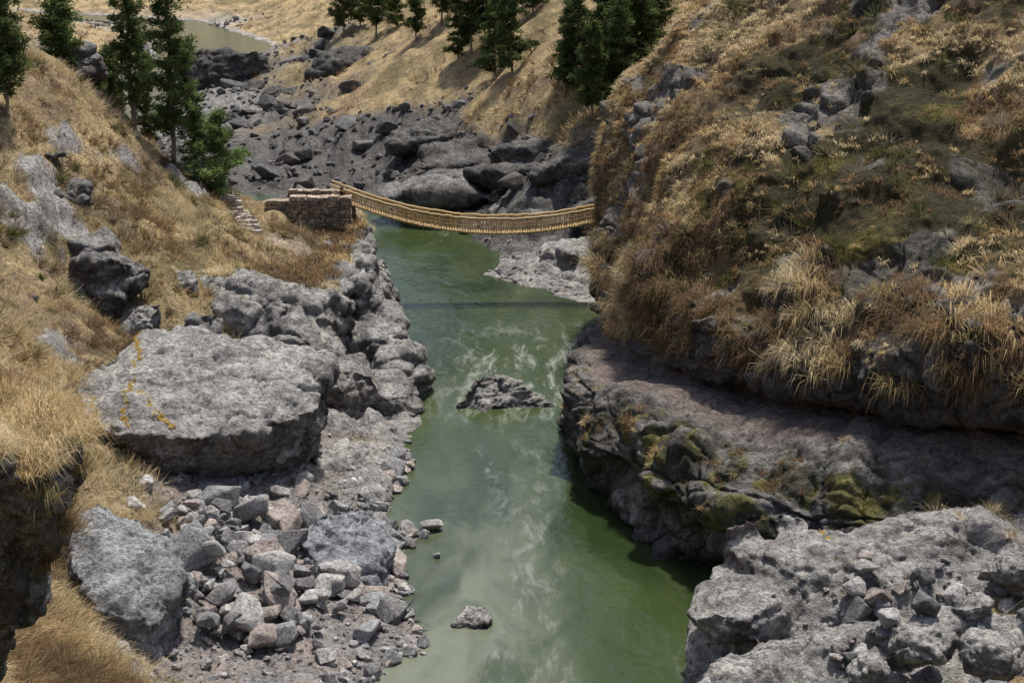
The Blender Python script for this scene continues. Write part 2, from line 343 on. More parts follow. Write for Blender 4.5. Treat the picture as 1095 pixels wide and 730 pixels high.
# ------------------------------------------------------------------ big rocks from blocky hulls
def hull_obj(hulls):
    bm=bmesh.new()
    for pts in hulls:
        vs=[bm.verts.new(tuple(p)) for p in pts]
        r=bmesh.ops.convex_hull(bm,input=vs)
        kill=[v for v in set(r['geom_interior']+r['geom_unused']) if isinstance(v,bmesh.types.BMVert) and v.is_valid and not v.link_faces]
        for v in kill: bm.verts.remove(v)
    me=bpy.data.meshes.new('tmp'); bm.to_mesh(me); bm.free()
    return me
def big_rock(name,hulls,vox=0.14,amp=0.55,seed=0,dark=0.0,moss=0.0,pink=0.3,flat=1.5,light=1.0,scale=0.35,tintv=None,sm_it=14):
    me=hull_obj(hulls); o=bpy.data.objects.new('tmp',me); link(o)
    md=o.modifiers.new('r','REMESH'); md.mode='VOXEL'; md.voxel_size=vox
    sm=o.modifiers.new('s','SMOOTH'); sm.iterations=int(sm_it); sm.factor=0.8
    dg=bpy.context.evaluated_depsgraph_get(); dg.update()
    m2=bpy.data.meshes.new_from_object(o.evaluated_get(dg)); m2.name=name
    bpy.data.objects.remove(o)
    nv=len(m2.vertices); co=np.empty(nv*3,np.float32); m2.vertices.foreach_get('co',co); co=co.reshape(-1,3).astype(float)
    def nrm():
        q=np.empty(nv*3,np.float32); m2.vertices.foreach_get('normal',q); return q.reshape(-1,3).astype(float)
    N=nrm()
    d=fbm(co,scale*0.5,3,seed+1)*amp*0.9+rock_disp(co,scale,amp,seed+2,flat)+rock_disp(co,scale*2.8,amp*0.36,seed+3,flat*0.8)+fbm(co,1.6,4,seed+4,.6)*0.17
    co=co+N*d[:,None]
    m2.vertices.foreach_set('co',co.astype(np.float32).ravel()); m2.update()
    N=nrm()
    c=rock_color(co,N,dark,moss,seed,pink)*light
    if tintv is not None: c=c*tintv
    wet=sst(-co[:,2],-0.35,-0.05); c=lerp(c,c*0.45,wet)
    set_col(m2,np.concatenate([c,np.ones((nv,1))],1))
    m2.polygons.foreach_set('use_smooth',np.ones(len(m2.polygons),bool))
    m2.materials.clear(); m2.materials.append(M_ground)
    o=bpy.data.objects.new(name,m2); link(o); return o
def SS(*a): return [S(*t) for t in a]
def base(pts,z): return [C(p[0],p[1],z) for p in pts]
def ell(a,b,y,rx,ry,rz,seed=0,n_=34):
    """rounded lump as a cloud of points for a hull"""
    c=S(a,b,y); r=np.random.default_rng(seed+int(a)); out=[]
    for i in range(n_):
        v=r.normal(size=3); v/=np.linalg.norm(v); v=np.sign(v)*np.abs(v)**.8
        out.append(c+v*np.array([rx,ry,rz])*r.uniform(.85,1.05))
    return out
top=SS((86,394,81),(150,352,86),(210,348,88),(300,360,87),(352,392,82))
top+=SS((190,370,82),(260,376,82))
lip=SS((66,440,75),(128,462,73.2),(200,470,73.2),(275,462,75.5),(344,436,79))
bot=SS((92,505,76.5),(150,530,76.5),(220,536,77),(300,508,79),(330,470,81))
boulderA=big_rock('river_boulder',[top+lip+bot+base(top,1.0)],0.13,0.8,11,light=1.1,pink=0.1,scale=0.24,sm_it=16)
hb=[]
hb.append(ell(300,343,100,5.2,4.6,3.6,1)+base(SS((232,352,98),(350,376,97)),0))
hb.append(ell(245,330,100,2.6,3.0,2.6,2))
hb.append(ell(335,385,95,2.6,2.5,3.4,3)+base(SS((330,400,95)),-1))
hb.append(ell(378,343,105,2.6,5.0,4.8,4)+base(SS((380,350,104)),-1))
hb.append(ell(404,380,101.5,2.4,3.4,3.8,5)); hb.append(ell(427,410,98,1.9,2.4,2.7,6)); hb.append(ell(405,437,94.5,2.6,2.6,2.3,7)); hb.append(ell(372,428,93,2.4,2.4,2.9,8))
hb.append(ell(438,443,94,1.3,1.6,1.2,9)); hb.append(ell(407,328,108.5,1.7,3.0,3.6,10))
h3_=SS((340,290,113),(372,236,122),(384,240,122),(389,262,124),(390,285,128),(398,300,117),(330,243,121))+[C(-12.4,131,-1),C(-10.1,118,-1),C(-16,116,-1),C(-16,130,-1),C(-12.8,130,5)]
hb.append(h3_); hb.append(ell(386,298,114,1.8,4.0,4.0,11)); hb.append(ell(352,300,108,2.2,3.0,2.2,12))
cliffB=big_rock('rock_outcrop',hb,0.15,0.7,21,light=1.0,pink=0.3,scale=0.33,moss=0.05,sm_it=5)
h=[p+C(0,0,.5) for p in SS((350,472,87.5),(400,478,86.5),(418,502,84),(416,530,79.5),(392,552,77),(360,540,78),(335,500,82))]
big_rock('rock_shelf',[h+base(h,-1.2)],0.11,0.4,27,light=1.0,pink=.8,scale=.6,flat=2.5,sm_it=5)
h=SS((316,578,69),(345,550,70.5),(385,546,70.5),(414,562,71),(418,600,69),(402,632,67),(350,620,67),(318,600,68.5)); h=[p+C(0,0,.3) for p in h]
big_rock('river_boulder',[h+base(h,-0.5)],0.1,0.4,31,light=1.0,tintv=C(.9,.98,1.12),pink=0,scale=.45,sm_it=5)
h=SS((66,548,62),(105,530,64),(155,548,64),(192,592,62),(194,628,59),(165,665,57),(100,650,56.5),(72,600,59))
big_rock('river_boulder',[h+base(h,1)],0.11,0.5,41,light=.95,tintv=C(.94,1,1.07),pink=0,scale=.4)
h=SS((480,437,94.5),(507,402,96),(530,398,96.5),(556,408,96),(585,429,95.5),(540,437,94.2)); isl=base([S(474,442,94),S(520,446,93.5),S(590,436,95),S(545,425,99)],-0.6)
big_rock('island_rock',[h[1:4]+[h[0],h[4]]+isl],0.08,0.35,51,light=0.9,pink=0.2,scale=0.8,sm_it=4)
h=SS((358,488,83),(380,478,84),(402,490,84.5),(398,506,82.5),(370,503,82)); big_rock('river_boulder',[h+base(h,-0.3)],0.07,0.2,71,light=1.0,pink=0.2,scale=0.9)
big_rock('river_boulder',[[C(-1.7,64.3,.08)+np.array(q)*C(1.05,.8,.65) for q in [(-1,0,-.6),(-.8,-.5,.1),(-.3,.6,.7),(.1,-.8,.2),(.5,.4,.9),(.9,-.2,.3),(1,.2,-.6),(0,1,-.6),(0,-1,-.6),(-.2,-.1,.8)]]],0.045,0.10,61,light=1.25,pink=0.1,scale=1.4,sm_it=2)
r1=SS((736,650,60.5),(760,606,62),(850,566,64),(950,543,64.5),(1100,538,64.5),(1300,530,64),(722,704,58),(724,730,57),(800,652,58),(900,612,60),(1100,592,60.5))
r1+=[C(6.9,57.5,-1),C(9,63,-1),C(9,52,-1),C(30,66,-1),C(30,55,-1)]
r2=SS((728,735,56),(760,700,56),(850,685,55),(960,660,56),(1100,655,55),(1300,650,55))+[C(7.2,54,-1),C(30,52,-1),C(30,58,-1),C(9,50,-1)]
r3=SS((768,585,62.2),(774,556,62.6),(796,550,62.8),(814,558,62.8),(818,586,62)); r3+=base(r3,2)
fr=big_rock('foreground_rock_bank',[r1,r2,r3,ell(870,604,61,3.4,2.4,1.2,21),ell(990,572,62.5,3.6,2.2,1.2,22),ell(790,655,58,2.2,2.2,1.2,23),ell(845,560,63.5,1.0,.8,.7,26)],0.13,0.5,81,light=1.08,pink=0.2,scale=0.27,sm_it=5)
r4=SS((735,745,51),(770,712,52),(820,700,52.5),(870,722,52),(860,760,50),(760,775,49.5)); r4+=base(r4,0)
big_rock('river_boulder',[r4],0.09,0.4,91,light=1.1,pink=0.1,scale=0.5,sm_it=6)
for k,(a_,b_,yy,s_) in enumerate([(985,690,53,1.0),(1060,700,52,.9),(930,715,51.5,.7),(1085,610,59,.9),(1040,650,55.5,.7)]):
    big_rock('river_boulder',[ell(a_,b_,yy,s_*1.2,s_,s_*.75,k+70)],0.07,0.25,400+k,light=1.05,pink=0.1,scale=0.8,sm_it=3)
def outcrop(a,b,y,sx,sz,seed,dark=0.3,name='hillside_outcrop'):
    return big_rock(name,[ell(a,b,y,sx,sx*.8,sz,seed,26)],0.13,0.55,seed,dark=dark,pink=0.1,scale=0.5,moss=0.1,sm_it=4)
outcrop(118,300,93,2.6,1.9,301,0.3); outcrop(72,215,102,2.0,1.2,302,.35); outcrop(190,322,97,1.5,2.6,303,.0); outcrop(45,265,97,1.5,.9,304,.35)
outcrop(150,340,92,1.5,1.5,305,.0); outcrop(18,330,86,1.3,.8,306,.4); outcrop(215,352,92,1.2,1.4,307,.0); outcrop(85,75,123,2.2,1.6,308,.4)
outcrop(95,270,97,2.0,1.1,310,.35); outcrop(140,235,104,1.2,.6,312,.3); outcrop(60,165,104,1.2,.6,313,.35)
s1=SS((528,292,131),(545,274,135),(600,258,139),(642,252,138),(648,262,134))+[C(-1.9,130.6,-.6),C(3,125,-.6),C(9,121,-.6),C(9,137,-.6)]+SS((560,297,131.5),(600,298,129.5),(642,296,127.5),(620,308,125.5))
big_rock('rock_ledge',[s1,ell(610,275,133,3,3,1.2,31),ell(575,290,131.5,2.6,2.2,.9,32)],0.16,0.65,95,light=1.0,pink=0.3,scale=0.45,flat=2.2,sm_it=3)
def slabs(L,name='rock_ledge',dark=0.25,vox=0.25):
    for k,(a,b,y,sx,sy,sz) in enumerate(L):
        c=S(a,b,y); r=np.random.default_rng(500+k+int(a)); pts=[]
        for i in range(24):
            v=r.normal(size=3); v/=max(abs(v)); pts.append(c+v*np.array([sx,sy,sz])*r.uniform(.6,1.0))
        big_rock(name,[pts],vox,0.8,600+k+int(a),dark=dark,pink=0.15,scale=0.3,flat=2.5,sm_it=2)
slabs([(485,208,160,6,5,2.0),(570,195,158,7,5,2.5),(620,190,150,5,5,3.4),(530,172,168,8,5,1.8),(590,165,163,7,4,2.2),(480,150,178,7,5,2.5),(640,225,142,4,4,2.0)],dark=0.6)
slabs([(480,208,156,7,4,1.2),(545,228,152,6,4,1.0),(600,236,146,5,3,1.2)],dark=.25)
slabs([(240,85,250,8,6,5.2),(300,108,225,4.5,4,2.4),(225,115,240,4,4,2.5),(275,130,215,4,4,2.2),(318,135,212,4,4,2.0),(265,105,235,3,3,2.5),(385,72,235,9,5,2.5),(330,72,300,6,5,2.4),(305,155,200,4,4,1.4),(350,165,190,4,4,1.2),(400,160,190,5,4,1.2)],name='riverside_boulder',dark=0.72,vox=0.28)
print('rocks',time.time()-T0)
sp=SS((-60,396,28),(0,416,27),(48,446,26),(84,486,25.5),(92,524,25.5),(86,560,25.8),(64,606,26.3),(26,642,27),(-30,664,27.5),(-150,430,28),(-150,700,28),(-40,470,23),(18,508,23.5))+[C(-17,27,8),C(-14,30,10),C(-22,25,20),C(-20,34,12)]
spur=big_rock('grassy_spur',[sp],0.06,0.45,111,dark=0.45,pink=0.1,scale=0.9,sm_it=6)
# ------------------------------------------------------------------ grass tufts
def obj_surface(o):
    me=o.data; nv=len(me.vertices); co=np.empty(nv*3,np.float32); me.vertices.foreach_get('co',co); nn=np.empty(nv*3,np.float32); me.vertices.foreach_get('normal',nn)
    return co.reshape(-1,3).astype(float),nn.reshape(-1,3).astype(float)
def tufts(name,P,N,size,col,nb=30,bw=0.04,droop=0.9,spread=0.75,mat=None,seed=0,seg=2,upw=.65):
    r=np.random.default_rng(seed); T=len(P)
    P=np.repeat(P,nb,0);N=np.repeat(N,nb,0);sz=np.repeat(size,nb)*r.uniform(.55,1.15,T*nb);cl=np.repeat(col,nb,0)*r.uniform(.75,1.25,(T*nb,1))
    R=r.normal(size=(T*nb,3)); up=np.array([0,0,1.0])
    d=N*0.45+up*upw+R*spread*0.55; d/=np.linalg.norm(d,axis=1,keepdims=True)
    b=P+R*np.array([1,1,.3])*0.2*sz[:,None]-up*0.05
    s=np.cross(d,r.normal(size=(T*nb,3))); s/=np.linalg.norm(s,axis=1,keepdims=True)+1e-6
    s*=(bw*r.uniform(.6,1.3,T*nb))[:,None]*0.5
    p1=b+d*sz[:,None]*0.55
    d2=d-up*droop*r.uniform(.3,1.2,(T*nb,1)); d2/=np.linalg.norm(d2,axis=1,keepdims=True)
    p2=p1+d2*sz[:,None]*0.5
    if seg==2:
        Vv=np.stack([b-s,b+s,p1-s*.9,p1+s*.9,p2-s*.15,p2+s*.15],1).reshape(-1,3)
        i=np.arange(T*nb)[:,None]*6
        F=np.concatenate([i+np.array([0,1,3,2]),i+np.array([2,3,5,4])],0)
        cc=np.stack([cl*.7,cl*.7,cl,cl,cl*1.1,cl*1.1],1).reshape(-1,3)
    else:
        Vv=np.stack([b-s,b+s,p2+s*.3,p2-s*.3],1).reshape(-1,3)
        F=np.arange(T*nb*4).reshape(-1,4)
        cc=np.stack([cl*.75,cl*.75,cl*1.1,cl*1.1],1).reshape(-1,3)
    return mesh_np(name,Vv,F,np.clip(cc,0,.85),mat or M_grass,smooth=True)
PAL=np.array([[.65,.51,.29],[.57,.43,.23],[.47,.34,.175],[.34,.22,.12],[.65,.54,.34],[.34,.29,.14],[.24,.165,.095]])
def pickcol(P,seed,bias):
    k=np.clip(fbm(P,0.22,3,seed)*2.0+0.50+rng.normal(0,.22,len(P))+bias,0,0.999)
    a=np.array([4,0,0,1,1,2,3,6])[(k*8).astype(int)]
    c=PAL[a].copy(); g=rng.random(len(P))<0.10; c[g]=PAL[5]
    return c
def pick(w,n_):
    w=np.nan_to_num(w,nan=0,posinf=0,neginf=0); w=np.clip(w,0,None); return rng.choice(len(w),n_,p=w/w.sum())
area=np.linalg.norm(np.cross(np.gradient(CG2,axis=0),np.gradient(CG2,axis=1)),axis=2).ravel()
w=area*sst(gmask,.4,.9)*(1-0.9*outc)*(1-0.78*mp)*(V<11.2)*(U>0.6)*(0.25+0.75*sst(fbm(Pc2,.5,3,231),-.4,.2))
nC=12500; idx=pick(w,nC)
bias=0.40*sst(-V[idx],-8.6,-7.2)-0.26*sst(V[idx],8.5,10)+.25*mp[idx]+.12*sst(U[idx],5.5,7)
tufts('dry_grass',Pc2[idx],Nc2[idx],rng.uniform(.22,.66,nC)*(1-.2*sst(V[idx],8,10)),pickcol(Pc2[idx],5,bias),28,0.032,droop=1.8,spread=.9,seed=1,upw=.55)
w=area*(sst(V,5.3,5.7)*sst(-V,-7.0,-6.4))*(U>1.2)*sst(fbm(Pc2,.35,3,233),-.1,.2)*(U<9.5); idx=pick(w,720)
tufts('hanging_grass',Pc2[idx],Nc2[idx],rng.uniform(.5,1.5,720),pickcol(Pc2[idx],6,.42),46,0.032,droop=3.4,spread=.7,seed=2,upw=.1)
w=area*low*sst(fbm(Pc2,.5,3,235),.1,.4)*(U>2.5)*(U<9)*(Nc2[:,2]>.2); idx=pick(w,100)
tufts('ledge_grass',Pc2[idx],Nc2[idx],rng.uniform(.2,.5,100),pickcol(Pc2[idx],6,.1),24,0.035,seed=3)
gm=(1-rk)*(sd>1.5)*(1-path)
dens=0.12+0.88*sst(fbm(Pg,.5,3,237),-.35,.25)
inside_frame=(np.abs(x)<.6*np.maximum(y,1))
w=gm*dens*inside_frame*(y>28)*(y<150)*(x<0); w=w*(1-sst(slope,2.5,4)); nT=12500; idx=pick(w,nT)
yb=y[idx]; closer=sst(-yb,-60,-45)
tufts('dry_grass',Pg[idx],Nn[idx],(.22+.7*rng.random(nT)**1.5)*(1-.25*closer),pickcol(Pg[idx],8,.02+.2*closer),24,0.036,spread=.8,seed=4,seg=1)
w=inside_frame*(sd>2)*(y>55)*(y<135)*(x<0)*(1-beach)*(1-cliffz)*(1-path)*sst(fbm(Pg,.25,3,239),0,.3); idx=pick(w,520)
shc=np.array([[.17,.16,.07],[.22,.17,.10],[.13,.14,.05],[.27,.22,.15]])[rng.integers(0,4,520)]
tufts('low_shrubs',Pg[idx],Nn[idx],rng.uniform(.35,.95,520),shc,60,0.05,droop=.5,spread=1.2,seed=41,seg=1)
w=area*gmask*(U>1.2)*(V<11)*sst(fbm(Pc2,.3,3,241),0,.3); idx=pick(w,420)
tufts('low_shrubs',Pc2[idx],Nc2[idx],rng.uniform(.35,.95,420),np.array([[.17,.16,.07],[.24,.18,.11],[.13,.14,.05],[.30,.26,.20]])[rng.integers(0,4,420)],60,0.045,droop=.5,spread=1.2,seed=42,seg=1)
sel=(y>30)&(y<62)&(x<-12)&(x>-26); w=sel*gm*1.0; idx=pick(w,2200)
tufts('bank_grass',Pg[idx],Nn[idx],rng.uniform(.4,.9,2200),pickcol(Pg[idx],9,.15),45,0.02,spread=.95,seed=5)
w=gm*dens*(np.abs(x)<.45*y)*(y>130)*(y<500); idx=pick(w,10000)
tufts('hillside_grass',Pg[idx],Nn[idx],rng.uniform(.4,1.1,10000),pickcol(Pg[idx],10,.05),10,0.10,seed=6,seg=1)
sc,sn=obj_surface(cliffB)
w=(sst(sn[:,2],.1,.6)*(sc[:,2]>4.9)*(sc[:,1]>99)*sst(-sc[:,0]-.35*fbm(sc,.3,3,5)*3,10.8,12.2)); idx=pick(w,1300)
tufts('cliff_top_grass',sc[idx],sn[idx],rng.uniform(.35,1.0,1300),pickcol(sc[idx],11,-.12),30,0.036,droop=2.6,seed=7)
sc,sn=obj_surface(spur)
w=sst(sn[:,2]-.15*sn[:,0],.2,.65)*(sc[:,0]>-13)*1.0; idx=pick(w,1300)
tufts('spur_grass',sc[idx],sn[idx],rng.uniform(.3,.75,1300),pickcol(sc[idx],12,-.2),90,0.011,spread=.7,droop=1.9,seed=8)
print('grass',time.time()-T0)
# ------------------------------------------------------------------ loose stones
def stone_shapes(n,seed):
    out=[]; r=np.random.default_rng(seed)
    for k in range(n):
        bm=bmesh.new(); 
        for i in range(15):
            v=r.normal(size=3); v/=np.max(np.abs(v))**.6*np.linalg.norm(v)**.4; v*=np.array([1,.8,.62])*r.uniform(.8,1.05); bm.verts.new(tuple(v))
        bmesh.ops.convex_hull(bm,input=bm.verts[:])
        for v in [v for v in bm.verts if not v.link_faces]: bm.verts.remove(v)
        bmesh.ops.bevel(bm,geom=bm.edges[:],offset=0.05,segments=1,affect='EDGES')
        bmesh.ops.triangulate(bm,faces=bm.faces[:])
        bm.verts.ensure_lookup_table(); bm.verts.index_update()
        out.append((np.array([v.co[:] for v in bm.verts]),np.array([[v.index for v in f.verts] for f in bm.faces]))); bm.free()
    return out
SHAPES=stone_shapes(24,5)
def stones(name,P,size,col,seed=0,sink=.15):
    r=np.random.default_rng(seed); VV=[];FF=[];CC=[];o=0
    for p,s,c in zip(P,size,col):
        v,f=SHAPES[r.integers(len(SHAPES))]
        a=r.uniform(0,6.28);t=r.normal(0,.35);u=r.normal(0,.35)
        Rz=np.array([[math.cos(a),-math.sin(a),0],[math.sin(a),math.cos(a),0],[0,0,1]])
        Rx=np.array([[1,0,0],[0,math.cos(t),-math.sin(t)],[0,math.sin(t),math.cos(t)]])
        Ry=np.array([[math.cos(u),0,math.sin(u)],[0,1,0],[-math.sin(u),0,math.cos(u)]])
        q=(v*s*0.5*r.uniform(.8,1.25,3))@(Rz@Rx@Ry).T+p+np.array([0,0,s*(.3-sink)])
        VV.append(q);FF.append(f+o);CC.append(np.repeat(c[None],len(v),0));o+=len(v)
    col=np.concatenate(CC); col=np.concatenate([col,np.full((len(col),1),.8)],1)
    return mesh_np(name,np.concatenate(VV),np.concatenate(FF),col,M_stone,smooth=False)
def stcol(n,dark=0):
    c=np.array([[.40,.39,.37],[.28,.28,.28],[.50,.48,.45],[.40,.34,.305],[.21,.205,.20]])[rng.integers(0,5,n)]*rng.uniform(.8,1.2,(n,1)); return c*(1-dark)
areag=np.abs(np.linalg.norm(np.cross(np.gradient(G,axis=0),np.gradient(G,axis=1)),axis=2)).ravel()
w=areag*beach*(sd>-.2)
n1=2200; idx=pick(w,n1); sz=.12+.11*rng.pareto(1.6,n1); sz=np.minimum(sz,1.3)
stones('river_gravel',Pg[idx],sz,stcol(n1),1)
w2=w*(np.hypot((x+11)/4.3,(y-67)/7.5)<1); n1=240; idx=pick(w2,n1); sz=np.clip(.55+.5*rng.pareto(2.2,n1),.4,2.2)
stones('rubble_pile',Pg[idx]+np.array([0,0,.15]),sz,stcol(n1),2,0.0)
w2=w*sst(-sd,-2.2,-.8); n1=150; idx=pick(w2,n1); stones('shore_rocks',Pg[idx],np.clip(.4+.45*rng.pareto(2.,n1),.25,1.8),stcol(n1)*1.12,3)
w2=areag*(y>150)*(y<420)*(sd>-1)*(np.abs(x)<.4*y)*np.maximum(farbed,farrock*.7)/np.maximum(y,1); n1=2000; idx=pick(w2,n1)
stones('riverbed_stones',Pg[idx],np.clip(.5+.45*rng.pareto(2.0,n1),.4,3.5),stcol(n1,.6),4)
w2=areag*near*(y>78)*(y<150)*(sd>0)*(np.abs(x)<20); n1=130; idx=pick(w2,n1)
stones('bank_stones',Pg[idx],np.clip(.3+.3*rng.pareto(2.0,n1),.25,1.4),stcol(n1,.1),5)
sc,sn=obj_surface(fr)
w=(sn[:,2]>.3)*sst(sc[:,0]+fbm(sc,.4,3,9)*1.5,11,13)*sst(-sc[:,1],-60.5,-58)*(sc[:,2]>1.5)*sst(fbm(sc,.5,3,10),-.4,.1)*1.0; n1=1100; idx=pick(w,n1)
stones('rubble_pile',sc[idx],np.clip(.2+.17*rng.pareto(1.7,n1),.15,1.4),stcol(n1,.05),6,.05)
w=(sn[:,2]>.45)*sst(sc[:,0],17,18.5)*sst(sc[:,1],60,62)*1.0; idx=pick(w,60)
tufts('bank_tufts',sc[idx],sn[idx],rng.uniform(.4,.8,60),pickcol(sc[idx],12,-.2),50,.02,seed=19)
P=np.array([[*S(461,569,74.9)[:2],.1],[*S(468,598,71.5)[:2],.03]]); stones('river_stones',P,[1.1,.5],stcol(2)*0+np.array([.46,.44,.41]),8)
# ------------------------------------------------------------------ trees
def tube(pts,rad,k=6):
    pts=np.array(pts,float);m=len(pts);rad=np.broadcast_to(rad,(m,))
    T=np.gradient(pts,axis=0);T/=np.linalg.norm(T,axis=1,keepdims=True)+1e-9
    ref=np.array([0,0,1.0]) if abs(T[0,2])<.8 else np.array([1.0,0,0])
    A_=np.cross(T,ref);A_/=np.linalg.norm(A_,axis=1,keepdims=True)+1e-9;B_=np.cross(T,A_)
    a=np.linspace(0,2*math.pi,k,endpoint=False)
    V_=pts[:,None]+rad[:,None,None]*(A_[:,None]*np.cos(a)[None,:,None]+B_[:,None]*np.sin(a)[None,:,None])
    i=np.arange(m-1)[:,None]*k;j=np.arange(k)[None,:];j2=(j+1)%k
    F_=np.stack([i+j,i+j2,i+k+j2,i+k+j],-1).reshape(-1,4)
    return V_.reshape(-1,3),F_
class Acc:
    def __init__(s): s.V=[];s.F=[];s.C=[];s.M=[];s.o=0
    def add(s,v,f,c,m=0):
        s.V.append(v);s.F.append(f+s.o);s.C.append(np.broadcast_to(c,(len(v),3)));s.M.append(np.full(len(f),m));s.o+=len(v)
    def obj(s,name,mats,smooth=True):
        o=mesh_np(name,np.concatenate(s.V),np.concatenate(s.F),np.concatenate(s.C),None,smooth)
        for m in mats:o.data.materials.append(m)
        o.data.polygons.foreach_set('material_index',np.concatenate(s.M).astype(np.int32)); return o
def tree_data(seed,H,W,kind='column',leafn=9000,leaf=.22,tone=1.0):
    r=np.random.default_rng(seed);A_=Acc()
    k=9;tt=np.linspace(0,1,k);trunk=np.stack([np.cumsum(r.normal(0,.006*H,k)),np.cumsum(r.normal(0,.006*H,k)),tt*H],1);trunk[0,:2]=0
    v,f=tube(trunk,.013*H*(1-tt*.92)+.01,7);A_.add(v,f,np.array([.22,.17,.13]),0)
    f0={'column':.17,'cone':.1,'round':.22}[kind]; nl=int(84 if kind=='column' else 56)
    cl=[];wt_=[]
    for i in range(nl):
        t=f0+(1-f0)*((i+r.random())/nl); t=min(t,.985)
        q=(t-f0)/(1-f0)
        prof={'column':(min(1,q*2.5+.45))*(1-q)**.7+.05,'cone':(min(1,q*6+.3))*(1-q)**.85,'round':math.sin(math.pi*min(.98,q*.9+.1))**.6}[kind]
        L=W*.5*prof*r.uniform(.35,1.3)+.15
        a=r.uniform(0,6.283); b0=np.array([np.interp(t,tt,trunk[:,j]) for j in range(3)])
        up={'column':.4,'cone':.05,'round':.7}[kind]+r.normal(0,.2)
        d=np.array([math.cos(a),math.sin(a),up]);d/=np.linalg.norm(d)
        e=b0+d*L; mid=(b0+e)/2+np.array([0,0,-.05*L])
        v,f=tube([b0,mid,e],np.array([.005*H*(1-q*.7),.003*H*(1-q*.7),.008]),4);A_.add(v,f,np.array([.17,.13,.10]),0)
        nc=max(2,int(L/.34))
        for s_ in np.linspace(.3,1.05,nc):
            c=b0+(e-b0)*s_+r.normal(0,.12,3); cl.append(c);wt_.append(.5+s_)
    cl=np.array(cl);wt_=np.array(wt_);wt_/=wt_.sum(); tone_c=r.uniform(.5,1.7,len(cl))
    id_=r.choice(len(cl),leafn,p=wt_)
    ctr=cl[id_]+r.normal(0,1,(leafn,3))*np.array([.21,.21,.15])*(W/4)**.5
    d=r.normal(size=(leafn,3));d[:,2]=d[:,2]*.6+(.3 if kind!='cone' else -.1);d/=np.linalg.norm(d,axis=1,keepdims=True)
    s=np.cross(d,r.normal(size=(leafn,3)));s/=np.linalg.norm(s,axis=1,keepdims=True)
    l=leaf*r.uniform(.6,1.4,(leafn,1))
    Vv=np.stack([ctr-d*l,ctr+s*l*.24,ctr+d*l,ctr-s*l*.24],1).reshape(-1,3)
    F=np.arange(leafn*4).reshape(-1,4)
    cc=np.array([.085,.12,.045])*tone*tone_c[id_][:,None]*r.uniform(.8,1.25,(leafn,1))+np.array([.02,.01,0])*r.random((leafn,1))
    A_.add(Vv,F,np.repeat(cc,4,0),1)
    return A_
TREES={}
def place_tree(key,pos,name,rot,sc):
    if key not in TREES:
        A_=tree_data(*key); o=A_.obj(name,[M_bark,M_leaf],False); TREES[key]=o.data
    else: o=link(bpy.data.objects.new(name,TREES[key]))
    o.location=pos; o.rotation_euler=(0,0,rot); o.scale=(sc,sc,sc); return o
def tree_at(a,b,y,H,W,kind,seed,name='pine_tree',tone=1.0,leafn=9000,leaf=.2):
    p=S(a,b,y); zz=gz(p[0],y); place_tree((seed,H,W,kind,leafn,leaf,tone),(p[0],y,zz-.15),name,0,1)
tree_at(186,184,120,14.4,4.4,'column',1,leafn=16000,leaf=.18,tone=1.1)
tree_at(146,168,121,13.2,3.2,'column',2,leafn=11000,leaf=.18,tone=1.1)
tree_at(160,160,128,10.0,2.2,'column',3,leafn=5000)
tree_at(122,142,127,7.0,2.4,'column',33,leafn=5000,tone=1.2)
tree_at(236,204,121,6.4,4.4,'cone',4,'pine_tree',1.9,10000,.17)
tree_at(212,199,122,6.6,2.6,'column',5,'pine_tree',1.5,6000,.17)
tree_at(4,92,104,9.0,3.2,'column',6,leafn=8000)
tree_at(66,64,122,6.5,4.2,'column',7,'pine_tree',1.2,8000)
tree_at(100,100,124,4.0,2.2,'cone',9,'pine_tree',1.4,4000)
far=[(368,42),(385,30),(402,42),(425,30),(445,45),(412,18),(472,30),(490,66),(505,60),(530,84),(522,50),(548,78),(548,30),(570,15),
     (604,108),(616,100),(632,130),(648,122),(660,112),(640,92),(668,95),(655,60),(610,75),(675,60),(700,60),(685,85)]
for i,(a,b) in enumerate(far):
    p=hit(a,b,128)
    Hh=(10.0 if p[1]>190 else 8.6)*random.uniform(.75,1.3)
    k=i%6
    place_tree((20+k,10.0,[4.6,3.8,4.2,5.0,3.6,4.4][k],'cone' if k%2 else 'column',6500,.24,.9),(p[0],p[1],p[2]-.2),'pine_tree',random.uniform(0,6),Hh/10)
print('trees',time.time()-T0)
# ------------------------------------------------------------------ rope bridge
xa,xb=-12.6,11.2
def catz(xx,zend,zmid):
    m=(xa+xb)/2; return zmid+(zend-zmid)*((xx-m)/((xb-xa)/2))**2
def by(xx,off): return 122.6+0.04*(xx-xa)+off
B=Acc(); xs=np.linspace(xa-1.2,xb+1,90); r=np.random.default_rng(3)
st=np.array([.60,.45,.24])
def pl(off,ze,zm,jit=.015): return np.stack([xs,by(xs,off),catz(xs,ze,zm)+r.normal(0,jit,len(xs))],1)
for off in (-.42,-.2,0,.2,.42):
    v,f=tube(pl(off,7.75,5.25),.075,6);B.add(v,f,st*.85)
for off in (-.75,.75):
    v,f=tube(pl(off,8.75,6.45,.025),.085,6);B.add(v,f,st)
    v,f=tube(pl(off*.98,8.25,5.85,.03),.022,4);B.add(v,f,st*.9)
xx=xa
while xx<xb:
    zf=catz(xx,7.75,5.25)+.09
    a=r.normal(0,.03); w1=.55+abs(r.normal(0,.10)); w2=.55+abs(r.normal(0,.10))
    v,f=tube([[xx-a,by(xx,-w1),zf],[xx,by(xx,0),zf+.01],[xx+a,by(xx,w2),zf]],.03,5);B.add(v,f,st*r.uniform(.6,1.15)); xx+=.14
